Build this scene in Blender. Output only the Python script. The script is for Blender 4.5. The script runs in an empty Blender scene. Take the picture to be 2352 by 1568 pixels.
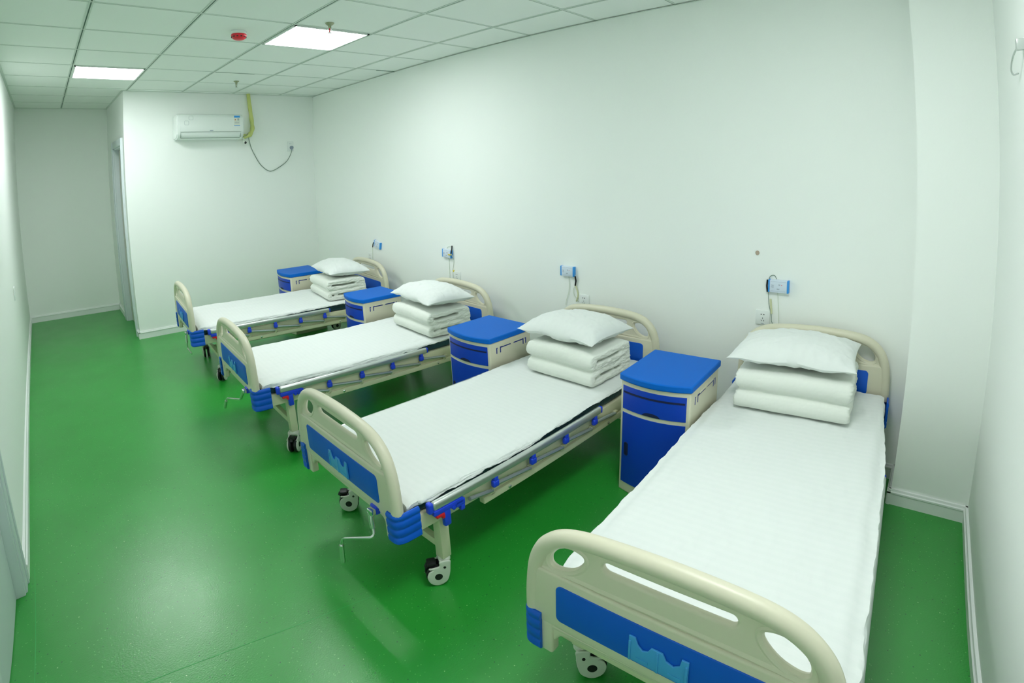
import bpy, bmesh, math, random
from mathutils import Vector, Matrix, noise
from mathutils.geometry import tessellate_polygon
random.seed(7)
sc = bpy.context.scene
COL = sc.collection
PI = math.pi

# ------------------------------------------------------------------ camera (wide lens with barrel distortion)
CAM_LOC = (-0.2318, -3.1602, 1.7275)
R_ROWS = ((0.67741716, -0.73480776, -0.03411092), (0.05660847, 0.00584085, 0.99837937), (0.73341767, 0.67825028, -0.04555303))
cd = bpy.data.cameras.new('camera'); cam = bpy.data.objects.new('camera', cd); COL.objects.link(cam)
cd.type = 'PANO'; cd.panorama_type = 'FISHEYE_LENS_POLYNOMIAL'; cd.sensor_width = 36.0; cd.fisheye_fov = PI
FMM = 1289.6 * 36.0 / 2352.0
cd.fisheye_polynomial_k0 = 0.0
cd.fisheye_polynomial_k1 = -1.0 / FMM
cd.fisheye_polynomial_k2 = -0.1973 / FMM ** 2
cd.fisheye_polynomial_k3 = 0.2668 / FMM ** 3
cd.fisheye_polynomial_k4 = -0.0195 / FMM ** 4
cd.shift_x = 0.0; cd.shift_y = -(784.0 - 429.53) / 1568.0
r, u, f = (Vector(v) for v in R_ROWS)
m = Matrix((r, u, -f)).transposed().to_4x4(); m.translation = CAM_LOC
cam.matrix_world = m
sc.camera = cam

# ------------------------------------------------------------------ world, exposure
w = bpy.data.worlds.new('world'); sc.world = w; w.use_nodes = True
w.node_tree.nodes['Background'].inputs[0].default_value = (0.75, 1.0, 0.85, 1)
w.node_tree.nodes['Background'].inputs[1].default_value = 0.0
sc.view_settings.view_transform = 'Standard'; sc.view_settings.look = 'None'
sc.view_settings.gamma = 1.0; sc.view_settings.use_curve_mapping = False
sc.view_settings.exposure = 1.02
sc.cycles.max_bounces = 10; sc.cycles.diffuse_bounces = 7; sc.cycles.use_denoising = True
PANEL_STRENGTH = 13.0
PANEL_COLOR = (0.95, 0.985, 1.0)

# ------------------------------------------------------------------ materials
def mat(name, col, rough=0.5, metal=0.0, spec=0.5, bump=None, sss=0.0):
    m = bpy.data.materials.new(name); m.use_nodes = True
    nt = m.node_tree; b = nt.nodes['Principled BSDF']
    b.inputs['Base Color'].default_value = (*col, 1); b.inputs['Roughness'].default_value = rough
    b.inputs['Metallic'].default_value = metal; b.inputs['Specular IOR Level'].default_value = spec
    if bump:
        sc_, st, det = bump
        tc = nt.nodes.new('ShaderNodeTexCoord'); n = nt.nodes.new('ShaderNodeTexNoise'); bp = nt.nodes.new('ShaderNodeBump')
        n.inputs['Scale'].default_value = sc_; n.inputs['Detail'].default_value = det
        bp.inputs['Strength'].default_value = st; bp.inputs['Distance'].default_value = 0.01
        nt.links.new(tc.outputs['Object'], n.inputs['Vector']); nt.links.new(n.outputs['Fac'], bp.inputs['Height']); nt.links.new(bp.outputs[0], b.inputs['Normal'])
    return m
M = {}
M['wall'] = mat('wall_paint', (0.87, 0.90, 0.87), 0.75, spec=0.25, bump=(60, 0.03, 2))
M['ceil'] = mat('ceiling_tile', (0.86, 0.90, 0.86), 0.8, spec=0.2)
M['bar'] = mat('ceiling_bar', (0.62, 0.69, 0.63), 0.5)
M['gap'] = mat('ceiling_gap', (0.10, 0.17, 0.13), 0.9)
M['trim'] = mat('trim_white', (0.80, 0.83, 0.81), 0.45)
M['door'] = mat('door_grey', (0.66, 0.72, 0.74), 0.5)
M['doorleaf'] = mat('door_leaf', (0.72, 0.69, 0.65), 0.5)
M['cream'] = mat('cream_plastic', (0.66, 0.635, 0.49), 0.38)
M['steel_cream'] = mat('cream_painted_steel', (0.66, 0.66, 0.46), 0.4)
M['blue'] = mat('blue_plastic', (0.002, 0.10, 0.60), 0.42, spec=0.35, bump=(900, 0.02, 1))
M['topblue'] = mat('blue_top', (0.001, 0.13, 0.58), 0.5, spec=0.15)
M['drawerblue'] = mat('blue_drawer', (0.003, 0.05, 0.50), 0.38, spec=0.4)
M['clampblue'] = mat('blue_clamp', (0.015, 0.06, 0.72), 0.4)
M['darkblue'] = mat('dark_blue', (0.004, 0.02, 0.22), 0.5)
M['alu'] = mat('aluminium', (0.62, 0.66, 0.64), 0.33, metal=0.75)
M['chrome'] = mat('chrome', (0.75, 0.78, 0.76), 0.15, metal=1.0)
M['rodgrey'] = mat('grey_rod', (0.42, 0.47, 0.48), 0.35, metal=0.6)
M['black'] = mat('black_rubber', (0.006, 0.006, 0.008), 0.5)
M['castgrey'] = mat('caster_grey', (0.60, 0.64, 0.55), 0.4)
M['red'] = mat('red_plastic', (0.75, 0.012, 0.03), 0.35)
M['white'] = mat('white_plastic', (0.80, 0.84, 0.82), 0.35)
M['acwhite'] = mat('ac_white', (0.80, 0.85, 0.82), 0.22)
M['mattress'] = mat('mattress_cover', (0.010, 0.055, 0.075), 0.45, bump=(30, 0.5, 3))
M['pvcyellow'] = mat('pipe_wrap', (0.62, 0.66, 0.22), 0.6, bump=(80, 0.4, 2))
M['cordgrey'] = mat('grey_cord', (0.20, 0.27, 0.22), 0.5)
M['cordwhite'] = mat('white_cord', (0.66, 0.72, 0.62), 0.5)
M['cordcream'] = mat('cream_tie', (0.62, 0.64, 0.40), 0.6)
M['dark'] = mat('dark_hole', (0.015, 0.03, 0.02), 0.7)
M['print'] = mat('grey_print', (0.25, 0.30, 0.38), 0.7)
M['unitblue'] = mat('unit_blue', (0.03, 0.30, 0.78), 0.4)
M['unitface'] = mat('unit_face', (0.66, 0.74, 0.84), 0.4)
M['yellow'] = mat('yellow_tape', (0.75, 0.60, 0.03), 0.5)
M['brown'] = mat('bare_plaster', (0.45, 0.36, 0.28), 0.9)
M['brass'] = mat('dull_brass', (0.35, 0.38, 0.25), 0.4, metal=0.6)
M['labelred'] = mat('label_red', (0.7, 0.2, 0.08), 0.6)
M['slotmark'] = mat('dark_slot', (0.002, 0.008, 0.06), 0.6)
M['labelwhite'] = mat('label_white', (0.72, 0.76, 0.68), 0.5)

def cloth(name, col, stripes=False):
    m = mat(name, col, 0.85, spec=0.15)
    nt = m.node_tree; b = nt.nodes['Principled BSDF']
    tc = nt.nodes.new('ShaderNodeTexCoord'); n = nt.nodes.new('ShaderNodeTexNoise'); bp = nt.nodes.new('ShaderNodeBump')
    n.inputs['Scale'].default_value = 7; n.inputs['Detail'].default_value = 3
    bp.inputs['Strength'].default_value = 0.2; bp.inputs['Distance'].default_value = 0.02
    nt.links.new(tc.outputs['Object'], n.inputs['Vector']); nt.links.new(n.outputs['Fac'], bp.inputs['Height'])
    nt.links.new(bp.outputs[0], b.inputs['Normal'])
    if stripes:   # woven satin stripes
        wv = nt.nodes.new('ShaderNodeTexWave'); wv.inputs['Scale'].default_value = 9; wv.wave_profile = 'SIN'; wv.bands_direction = 'X'
        nt.links.new(tc.outputs['Object'], wv.inputs['Vector'])
        cr = nt.nodes.new('ShaderNodeValToRGB'); cr.color_ramp.elements[0].position = 0.45; cr.color_ramp.elements[1].position = 0.55
        cr.color_ramp.elements[0].color = (col[0] * 0.985, col[1] * 0.99, col[2] * 0.988, 1); cr.color_ramp.elements[1].color = (*col, 1)
        nt.links.new(wv.outputs['Fac'], cr.inputs[0]); nt.links.new(cr.outputs[0], b.inputs['Base Color'])
    return m
M['sheet'] = cloth('white_sheet', (0.76, 0.79, 0.775), True)
M['quilt'] = cloth('white_quilt', (0.77, 0.80, 0.745))
M['pillow'] = cloth('white_pillowcase', (0.77, 0.80, 0.785))

def floor_mat():
    m = mat('green_vinyl', (0.02, 0.27, 0.055), 0.33, spec=0.5)
    nt = m.node_tree; b = nt.nodes['Principled BSDF']; L = nt.links
    tc = nt.nodes.new('ShaderNodeTexCoord')
    n1 = nt.nodes.new('ShaderNodeTexNoise'); n1.inputs['Scale'].default_value = 2.0; n1.inputs['Detail'].default_value = 3
    L.new(tc.outputs['Object'], n1.inputs['Vector'])
    r1 = nt.nodes.new('ShaderNodeValToRGB'); r1.color_ramp.elements[0].position = .35; r1.color_ramp.elements[1].position = .65
    r1.color_ramp.elements[0].color = (0.014, 0.275, 0.026, 1); r1.color_ramp.elements[1].color = (0.019, 0.315, 0.034, 1)
    L.new(n1.outputs['Fac'], r1.inputs[0])
    def speck(scale, thr, colr, prev):
        v = nt.nodes.new('ShaderNodeTexVoronoi'); v.inputs['Scale'].default_value = scale; L.new(tc.outputs['Object'], v.inputs['Vector'])
        lt = nt.nodes.new('ShaderNodeMath'); lt.operation = 'LESS_THAN'; lt.inputs[1].default_value = thr; L.new(v.outputs['Distance'], lt.inputs[0])
        wn = nt.nodes.new('ShaderNodeSeparateColor'); L.new(v.outputs['Color'], wn.inputs[0])
        g = nt.nodes.new('ShaderNodeMath'); g.operation = 'GREATER_THAN'; g.inputs[1].default_value = .6; L.new(wn.outputs[0], g.inputs[0])
        mm = nt.nodes.new('ShaderNodeMath'); mm.operation = 'MULTIPLY'; L.new(lt.outputs[0], mm.inputs[0]); L.new(g.outputs[0], mm.inputs[1])
        mx = nt.nodes.new('ShaderNodeMix'); mx.data_type = 'RGBA'; mx.inputs['B'].default_value = (*colr, 1)
        L.new(mm.outputs[0], mx.inputs['Factor']); L.new(prev, mx.inputs['A']); return mx.outputs['Result']
    o = speck(70, .16, (0.10, 0.45, 0.10), r1.outputs[0])
    o = speck(47, .11, (0.004, 0.09, 0.02), o)
    o = speck(23, .05, (0.35, 0.62, 0.28), o)
    L.new(o, b.inputs['Base Color'])
    n2 = nt.nodes.new('ShaderNodeTexNoise'); n2.inputs['Scale'].default_value = 5.0; L.new(tc.outputs['Object'], n2.inputs['Vector'])
    mr = nt.nodes.new('ShaderNodeMapRange'); mr.inputs['To Min'].default_value = .27; mr.inputs['To Max'].default_value = .36
    L.new(n2.outputs['Fac'], mr.inputs[0]); L.new(mr.outputs[0], b.inputs['Roughness'])
    bp = nt.nodes.new('ShaderNodeBump'); bp.inputs['Strength'].default_value = .12; bp.inputs['Distance'].default_value = .004
    n3 = nt.nodes.new('ShaderNodeTexNoise'); n3.inputs['Scale'].default_value = 160; L.new(tc.outputs['Object'], n3.inputs['Vector'])
    L.new(n3.outputs['Fac'], bp.inputs['Height']); L.new(bp.outputs[0], b.inputs['Normal'])
    return m
M['floor'] = floor_mat(); M['floor'].node_tree.nodes['Principled BSDF'].inputs['Specular IOR Level'].default_value = 1.0

def emis(name, col, st):
    m = bpy.data.materials.new(name); m.use_nodes = True; nt = m.node_tree; nt.nodes.clear()
    e = nt.nodes.new('ShaderNodeEmission'); e.inputs[0].default_value = (*col, 1); e.inputs[1].default_value = st
    o = nt.nodes.new('ShaderNodeOutputMaterial'); nt.links.new(e.outputs[0], o.inputs[0]); return m
M['panel'] = emis('lit_panel', PANEL_COLOR, PANEL_STRENGTH)

# ------------------------------------------------------------------ mesh helpers
def obj(name, bm, m, parent=None, smooth=True, loc=None):
    me = bpy.data.meshes.new(name)
    if isinstance(bm, bmesh.types.BMesh):
        bmesh.ops.recalc_face_normals(bm, faces=bm.faces[:]); bm.to_mesh(me); bm.free()
    else: me = bm
    ms = m if isinstance(m, (list, tuple)) else [m]
    me.materials.clear()
    for k in ms: me.materials.append(k)
    if smooth:
        me.polygons.foreach_set('use_smooth', [True] * len(me.polygons)); me.set_sharp_from_angle(angle=math.radians(40))
    o = bpy.data.objects.new(name, me); COL.objects.link(o)
    if parent: o.parent = parent
    if loc: o.location = loc
    return o
def empty(name, label=None, cat=None, loc=(0, 0, 0), rz=0, s=1, group=None):
    o = bpy.data.objects.new(name, None); COL.objects.link(o); o.empty_display_size = .1
    o.location = loc; o.rotation_euler = (0, 0, rz); o.scale = (s, s, s)
    tag(o, label, cat, group); return o
def tag(o, label=None, cat=None, group=None, kind=None):
    if label: o['label'] = label
    if cat: o['category'] = cat
    if group: o['group'] = group
    if kind: o['kind'] = kind
    return o
def struct(name, bm, m, smooth=False): return tag(obj(name, bm, m, smooth=smooth), kind='structure')
def NB(): return bmesh.new()
def box(bm, x0, x1, y0, y1, z0, z1, bev=0.0, seg=2, mi=0):
    vs = [bm.verts.new((x, y, z)) for x in (x0, x1) for y in (y0, y1) for z in (z0, z1)]
    fs = [bm.faces.new([vs[i] for i in q]) for q in ((0, 1, 3, 2), (4, 6, 7, 5), (0, 4, 5, 1), (2, 3, 7, 6), (0, 2, 6, 4), (1, 5, 7, 3))]
    for q in fs: q.material_index = mi
    if bev:
        es = list({e for q in fs for e in q.edges})
        bmesh.ops.recalc_face_normals(bm, faces=fs)
        res = bmesh.ops.bevel(bm, geom=es, offset=bev, segments=seg, affect='EDGES', profile=.5)
        for q in res['faces']: q.material_index = mi
    return bm
def frame_of(d):
    d = d.normalized(); a = Vector((0, 0, 1)) if abs(d.z) < .9 else Vector((1, 0, 0))
    s = d.cross(a).normalized(); return s, d.cross(s).normalized()
def tube(bm, pts, rad, n=10, closed=False, cap=True, mi=0):
    pts = [Vector(p) for p in pts]; N = len(pts)
    rads = rad if isinstance(rad, (list, tuple)) else [rad] * N
    rings = []; s = None
    for i, p in enumerate(pts):
        if closed: d = pts[(i + 1) % N] - pts[i - 1]
        else: d = (pts[min(i + 1, N - 1)] - pts[max(i - 1, 0)])
        d.normalize()
        if s is None: s, t = frame_of(d)
        else:
            s = (s - d * s.dot(d)).normalized(); t = d.cross(s).normalized()
        rings.append([bm.verts.new(p + (s * math.cos(2 * PI * k / n) + t * math.sin(2 * PI * k / n)) * rads[i]) for k in range(n)])
    for i in range(N if closed else N - 1):
        a, b = rings[i], rings[(i + 1) % N]
        for k in range(n):
            q = bm.faces.new((a[k], a[(k + 1) % n], b[(k + 1) % n], b[k])); q.material_index = mi
    if cap and not closed:
        for q in (bm.faces.new(rings[0][::-1]), bm.faces.new(rings[-1])): q.material_index = mi
    return bm
def cyl(bm, a, b, rad, n=20, mi=0): return tube(bm, [a, b], rad, n, mi=mi)
def lathe(bm, prof, c, axis='z', n=28, mi=0):
    c = Vector(c); rings = []
    for rr, h in prof:
        ring = []
        for k in range(n):
            a = 2 * PI * k / n; x, y = rr * math.cos(a), rr * math.sin(a)
            v = {'z': (x, y, h), 'x': (h, x, y), 'y': (y, h, x)}[axis]
            ring.append(bm.verts.new(c + Vector(v)))
        rings.append(ring)
    for i in range(len(rings) - 1):
        for k in range(n): bm.faces.new((rings[i][k], rings[i][(k + 1) % n], rings[i + 1][(k + 1) % n], rings[i + 1][k])).material_index = mi
    bm.faces.new(rings[0][::-1]).material_index = mi; bm.faces.new(rings[-1]).material_index = mi
    return bm
def smoothpath(pts, n=6, closed=False):
    P = [Vector(p) for p in pts]; N = len(P); out = []
    rng = range(N) if closed else range(N - 1)
    for i in rng:
        if closed: p0, p1, p2, p3 = P[i - 1], P[i], P[(i + 1) % N], P[(i + 2) % N]
        else: p0, p1, p2, p3 = P[max(i - 1, 0)], P[i], P[i + 1], P[min(i + 2, N - 1)]
        for k in range(n):
            t = k / n; out.append(.5 * ((2 * p1) + (-p0 + p2) * t + (2 * p0 - 5 * p1 + 4 * p2 - p3) * t * t + (-p0 + 3 * p1 - 3 * p2 + p3) * t ** 3))
    if not closed: out.append(P[-1])
    return out
def rrect(x0, x1, y0, y1, rad, n=5):
    out = []
    for cx, cy, a0 in ((x1 - rad, y1 - rad, 0), (x0 + rad, y1 - rad, 90), (x0 + rad, y0 + rad, 180), (x1 - rad, y0 + rad, 270)):
        for k in range(n + 1):
            a = math.radians(a0 + 90 * k / n); out.append((cx + rad * math.cos(a), cy + rad * math.sin(a)))
    return out
def slab_mesh(loops, thick, bev, x0=0.0, res=3, perm='yz'):
    """A plate with rounded rims: first loop the outline, the others holes. perm tells which two axes the loop lies in."""
    bm = NB(); caps = {0: [], 1: []}
    def put3(X, Y, Z): return {'yz': (Z + x0, X, Y), 'xz': (X, -Z + x0, Y), 'xy': (X, Y, Z + x0)}[perm]
    for li, lp in enumerate(loops):
        P = []
        for p in lp:
            p = Vector((p[0], p[1]))
            if not P or (p - P[-1]).length > 1e-4: P.append(p)
        if (P[0] - P[-1]).length < 1e-4: P.pop()
        n = len(P); area = sum(P[i - 1].x * P[i].y - P[i].x * P[i - 1].y for i in range(n))
        if (area < 0) == (li == 0): P.reverse()      # outline counter-clockwise, holes clockwise: material on the left
        N = []
        for i in range(n):
            d1 = (P[i] - P[i - 1]).normalized(); d2 = (P[(i + 1) % n] - P[i]).normalized()
            n1 = Vector((-d1.y, d1.x)); n2 = Vector((-d2.y, d2.x)); v = n1 + n2
            v = v.normalized() / max(.6, v.normalized().dot(n1)) if v.length > 1e-6 else n1
            N.append(v)
        prof = [(bev * (1 - math.sin(a)), thick / 2 - bev * (1 - math.cos(a))) for a in [PI / 2 * k / res for k in range(res + 1)]]
        prof += [(o_, -z_) for o_, z_ in prof[::-1] if z_ > 1e-6]
        rings = [[bm.verts.new(put3(*(P[i] + N[i] * o_), z_)) for i in range(n)] for o_, z_ in prof]
        for a in range(len(rings) - 1):
            for i in range(n): bm.faces.new((rings[a][i], rings[a][(i + 1) % n], rings[a + 1][(i + 1) % n], rings[a + 1][i]))
        caps[0].append(([P[i] + N[i] * prof[0][0] for i in range(n)], rings[0])); caps[1].append(([P[i] + N[i] * prof[-1][0] for i in range(n)], rings[-1]))
    for c in (0, 1):
        es = []
        for _, rg in caps[c]:
            for i in range(len(rg)): es.append(bm.edges.get((rg[i], rg[(i + 1) % len(rg)])))
        bmesh.ops.triangle_fill(bm, use_beauty=True, use_dissolve=False, edges=es)
    return bm
def join(bm, other):
    me = bpy.data.meshes.new('t'); other.to_mesh(me); other.free(); bm.from_mesh(me); bpy.data.meshes.remove(me); return bm
def copy_tree(o, parent=None):
    c = o.copy(); COL.objects.link(c); c.parent = parent
    for ch in [x for x in bpy.data.objects if x.parent == o]: copy_tree(ch, c)
    return c

# ------------------------------------------------------------------ room shell
H = 2.666
def RX(y): return 2.812 + .025 * y            # the wall behind the beds
LX, FY, AY, AX, NY, CX, CY = -.538, 4.789, 3.12, .565, -3.457, 2.50, -3.117
T = .12
def wallprism(name, pts, z0=0.0, z1=H, m=None):
    bm = NB(); lo = [bm.verts.new((x, y, z0)) for x, y in pts]; hi = [bm.verts.new((x, y, z1)) for x, y in pts]
    n = len(pts)
    for i in range(n): bm.faces.new((lo[i], lo[(i + 1) % n], hi[(i + 1) % n], hi[i]))
    bm.faces.new(lo[::-1]); bm.faces.new(hi); return struct(name, bm, m or M['wall'])
bm = NB(); box(bm, LX - .2, RX(AY) + .3, NY - .2, FY + .2, -.1, 0); struct('floor', bm, M['floor'])
wallprism('wall_right', [(RX(NY), NY), (RX(NY) + T, NY), (RX(AY) + T, AY + T), (RX(AY), AY + T)])
wallprism('wall_near', [(LX - T, NY), (LX - T, NY - T), (RX(NY) + T, NY - T), (RX(NY) + T, NY)])
wallprism('wall_pillar', [(CX, NY - .01), (RX(CY) + .01, NY - .01), (RX(CY) + .01, CY), (CX, CY)])
wallprism('wall_back', [(AX, AY), (RX(AY) + T, AY), (RX(AY) + T, AY + T), (AX + T, AY + T), (AX, AY + .02)])
wallprism('wall_far', [(LX - T, FY), (AX + T, FY), (AX + T, FY + T), (LX - T, FY + T)])
# left wall with its door opening
DY0, DY1, DH = -1.34, -.545, 2.05
bm = NB(); box(bm, LX - T, LX, DY1, FY, 0, H); box(bm, LX - T, LX, NY, DY0, 0, H); box(bm, LX - T, LX, DY0, DY1, DH, H); struct('wall_left', bm, M['wall'])
# short return wall with its door opening
SY0, SY1, SH = 3.31, 4.06, 2.10
bm = NB(); box(bm, AX, AX + T, AY + .02, SY0, 0, H); box(bm, AX, AX + T, SY1, FY, 0, H); box(bm, AX, AX + T, SY0, SY1, SH, H); struct('wall_inner', bm, M['wall'])
# ceiling: tile field with grooved bars
bm = NB(); box(bm, LX - T, RX(AY) + T, NY - T, FY + T, H, H + .08); struct('ceiling', bm, M['ceil'])
bars = NB(); gaps = NB()
for j in range(-0, 5):
    x = .6 * j; y1 = FY if x < AX else AY
    box(bars, x - .013, x - .004, NY, y1, H - .004, H + .001); box(bars, x + .004, x + .013, NY, y1, H - .004, H + .001)
    box(gaps, x - .004, x + .004, NY, y1, H - .0015, H + .001)
for i in range(-5, 8):
    y = .6 * i; x1 = RX(y) if y < AY else AX
    if y > FY: continue
    box(bars, LX, x1, y - .011, y + .004, H - .0025, H + .001)
    box(gaps, LX, x1, y + .004, y + .0085, H - .002, H + .001)
struct('trim_1', bars, M['bar']); struct('trim_2', gaps, M['gap'])
# wall-angle of the ceiling
bm = NB(); e = .018
box(bm, LX, LX + e, NY, FY, H - .006, H); box(bm, LX, AX, FY - e, FY, H - .006, H); box(bm, AX - e, AX, AY, FY, H - .006, H)
box(bm, AX, RX(AY), AY - e, AY, H - .006, H)
vs = [bm.verts.new(p) for p in ((RX(CY) - e, CY, H - .006), (RX(CY), CY, H - .006), (RX(AY), AY, H - .006), (RX(AY) - e, AY, H - .006))]; bm.faces.new(vs)
box(bm, LX, CX, NY, NY + e, H - .006, H); box(bm, CX - e, CX, NY, CY, H - .006, H)
struct('trim_3', bm, M['bar'])
# darker opening where a tile sits askew
bm = NB(); box(bm, 1.21, 1.60, 1.797, 1.806, H - .004, H + .001); box(bm, 2.62, RX(1.6) - .005, 1.19, 1.20, H - .006, H); struct('trim_4', bm, M['gap'])

# weld seams of the vinyl floor
M['seam'] = mat('vinyl_seam', (0.06, 0.42, 0.11), 0.5)
bm = NB()
for p, q in (((LX + .02, -1.262), (.62, -1.525)), ((-.505, -.40), (-.505, -1.26))):
    p, q = Vector((*p, 0)), Vector((*q, 0)); d = (q - p).normalized(); n = Vector((-d.y, d.x, 0)) * .0012
    bm.faces.new([bm.verts.new(v + Vector((0, 0, .0006))) for v in (p - n, q - n, q + n, p + n)])
struct('trim_5', bm, M['seam'])

def baseboard(name, a, b, out, h=.085, ends=(0, 0)):
    """a to b along the wall foot, out = unit normal into the room"""
    a, b, n = Vector((*a, 0)), Vector((*b, 0)), Vector((*out, 0))
    prof = [(0, 0), (.014, 0), (.014, h - .026), (.018, h - .022), (.018, h - .014), (.013, h - .010), (.010, h), (0, h)]
    bm = NB(); A = [bm.verts.new(a + n * t + Vector((0, 0, z))) for t, z in prof]; B = [bm.verts.new(b + n * t + Vector((0, 0, z))) for t, z in prof]
    for i in range(len(prof)): bm.faces.new((A[i], A[(i + 1) % 8], B[(i + 1) % 8], B[i]))
    bm.faces.new(A[::-1]); bm.faces.new(B); return struct(name, bm, M['trim'])
baseboard('baseboard_right', (RX(CY), CY), (RX(AY), AY), (-1, 0))
baseboard('baseboard_pillar', (CX, NY), (CX, CY + .018), (-1, 0))
baseboard('baseboard_pillar_side', (CX - .018, CY), (RX(CY), CY), (0, 1))
baseboard('baseboard_near', (LX, NY), (CX, NY), (0, 1))
baseboard('baseboard_back', (AX - .018, AY), (RX(AY), AY), (0, -1))
baseboard('baseboard_inner', (AX, AY - .018), (AX, SY0 - .07), (-1, 0))
baseboard('baseboard_inner_far', (AX, SY1 + .07), (AX, FY), (-1, 0))
baseboard('baseboard_far', (LX, FY), (AX, FY), (0, -1))
baseboard('baseboard_left', (LX, DY1 + .085), (LX, FY), (1, 0))
baseboard('baseboard_left_near', (LX, NY), (LX, DY0 - .085), (1, 0))

def door(n, x, y0, y1, h, face, t, leafm, leafin, pr=.020):
    """casing, jamb and leaf of a door in a wall of constant x; face=+1 if the room lies at larger x"""
    root = empty('door_%d' % n, loc=(x, (y0 + y1) / 2, 0)); root['kind'] = 'structure'
    W = (y1 - y0) / 2; cw = .075
    def P(bm, a, b, c, d, e_, f_, bev=.003):
        xs = sorted((a * face, b * face)); box(bm, xs[0], xs[1], c, d, e_, f_, bev)
    bm = NB(); P(bm, -.002, pr, -W - cw, -W + .004, 0, h + cw); P(bm, -.002, pr, W - .004, W + cw, 0, h + cw); P(bm, -.002, pr, -W + .0045, W - .0045, h - .004, h + cw)
    P(bm, pr - .002, pr + .006, -W - cw, -W - cw + .02, 0, h + cw); P(bm, pr - .002, pr + .006, W + cw - .02, W + cw, 0, h + cw)
    obj('casing', bm, M['door'], root)
    bm = NB(); P(bm, -t, .002, -W, -W + .02, 0, h); P(bm, -t, .002, W - .02, W, 0, h); P(bm, -t, .002, -W, W, h - .02, h); obj('jamb', bm, M['door'], root)
    bm = NB(); P(bm, -leafin - .04, -leafin, -W + .022, W - .022, .008, h - .022); lf = obj('leaf', bm, leafm, root)
    return root, lf, W
rt, lf, W_ = door(1, AX, SY0, SY1, SH, -1, T, M['doorleaf'], .05)
bm = NB(); box(bm, -.0275, -.0258, -W_ - .074, -W_ - .056, .99, 1.09, 0, mi=0); box(bm, -.0282, -.0274, -W_ - .071, -W_ - .058, 1.005, 1.075, 0, mi=1); obj('strike_plate', bm, [M['brass'], M['dark']], rt)
bm = NB(); cyl(bm, (.052, -W_ + .09, 1.04), (.02, -W_ + .09, 1.04), .01, 12); cyl(bm, (.02, -W_ + .09, 1.04), (.02, -W_ + .19, 1.04), .008, 12); obj('handle', bm, M['alu'], lf)
rt2, lf2, W2 = door(2, LX, DY0, DY1, DH, 1, T, M['door'], .03, .008)
bm = NB(); cyl(bm, (-.032, W2 - .08, 1.0), (.0, W2 - .08, 1.0), .01, 12); cyl(bm, (-.0, W2 - .08, 1.0), (-.0, W2 - .19, 1.0), .008, 12); obj('handle', bm, M['alu'], lf2)

# ------------------------------------------------------------------ ceiling fittings
def panel(cx, cy, label):
    root = empty('ceiling_light', label, 'ceiling light', (cx, cy, H), group='square panel lights in the ceiling grid')
    bm = NB(); s = .287
    for a, b, c, d in ((-s, s, -s, -s + .014), (-s, s, s - .014, s), (-s, -s + .014, -s, s), (s - .014, s, -s, s)): box(bm, a, b, c, d, -.009, -.0005)
    obj('frame', bm, M['white'], root, smooth=False)
    bm = NB(); box(bm, -s + .014, s - .014, -s + .014, s - .014, -.006, -.001); obj('diffuser', bm, M['panel'], root, smooth=False)
panel(.3, 2.1, 'glowing square light panel, the farther one, near the left wall')
panel(1.5, .3, 'glowing square light panel beside the red smoke detector')
panel(.9, -2.7, 'square light panel above the foot of the foremost bed, beyond the frame')

root = empty('smoke_detector', 'red round smoke detector with white base on the ceiling', 'smoke detector', (.94, .32, H))
bm = NB(); lathe(bm, [(.052, -.001), (.054, -.018), (.05, -.022)], (0, 0, 0)); obj('base', bm, M['white'], root)
bm = NB(); lathe(bm, [(.050, -.021), (.053, -.028), (.050, -.040), (.040, -.052), (.026, -.058), (.005, -.060)], (0, 0, 0)); cap = obj('sensor_cap', bm, M['red'], root)
bm = NB()
for k in range(12):
    a = 2 * PI * k / 12; v = Vector((math.cos(a), math.sin(a), 0)); t = Vector((-v.y, v.x, 0)) * .006
    p = v * .0485 + Vector((0, 0, -.041)); tube(bm, [p - t, p + t], .0035, 6)
obj('vent_slots', bm, M['dark'], cap)
def sprinkler(x, y, label, bulb):
    root = empty('fire_sprinkler', label, 'sprinkler', (x, y, H), group='pendent sprinklers on the ceiling')
    bm = NB(); lathe(bm, [(.030, -.001), (.028, -.006), (.016, -.016), (.011, -.018), (.011, -.034), (.004, -.036)], (0, 0, 0), n=20); obj('collar', bm, M['brass'], root)
    bm = NB(); tube(bm, [(0, 0, -.034), (0, 0, -.058)], .0045, 8); obj('glass_bulb', bm, bulb, root)
    bm = NB()
    for s in (-1, 1): tube(bm, smoothpath([(s * .009, 0, -.034), (s * .012, 0, -.046), (s * .003, 0, -.062)], 4), .002, 6)
    lathe(bm, [(.004, -.060), (.015, -.064), (.015, -.0655), (.003, -.066)], (0, 0, 0), n=16); obj('deflector', bm, M['chrome'], root)
sprinkler(1.40, -.115, 'sprinkler with red bulb hanging before the nearer light panel', M['red'])
sprinkler(1.565, 2.24, 'small far sprinkler on the ceiling above the air conditioner', M['brass'])

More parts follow.
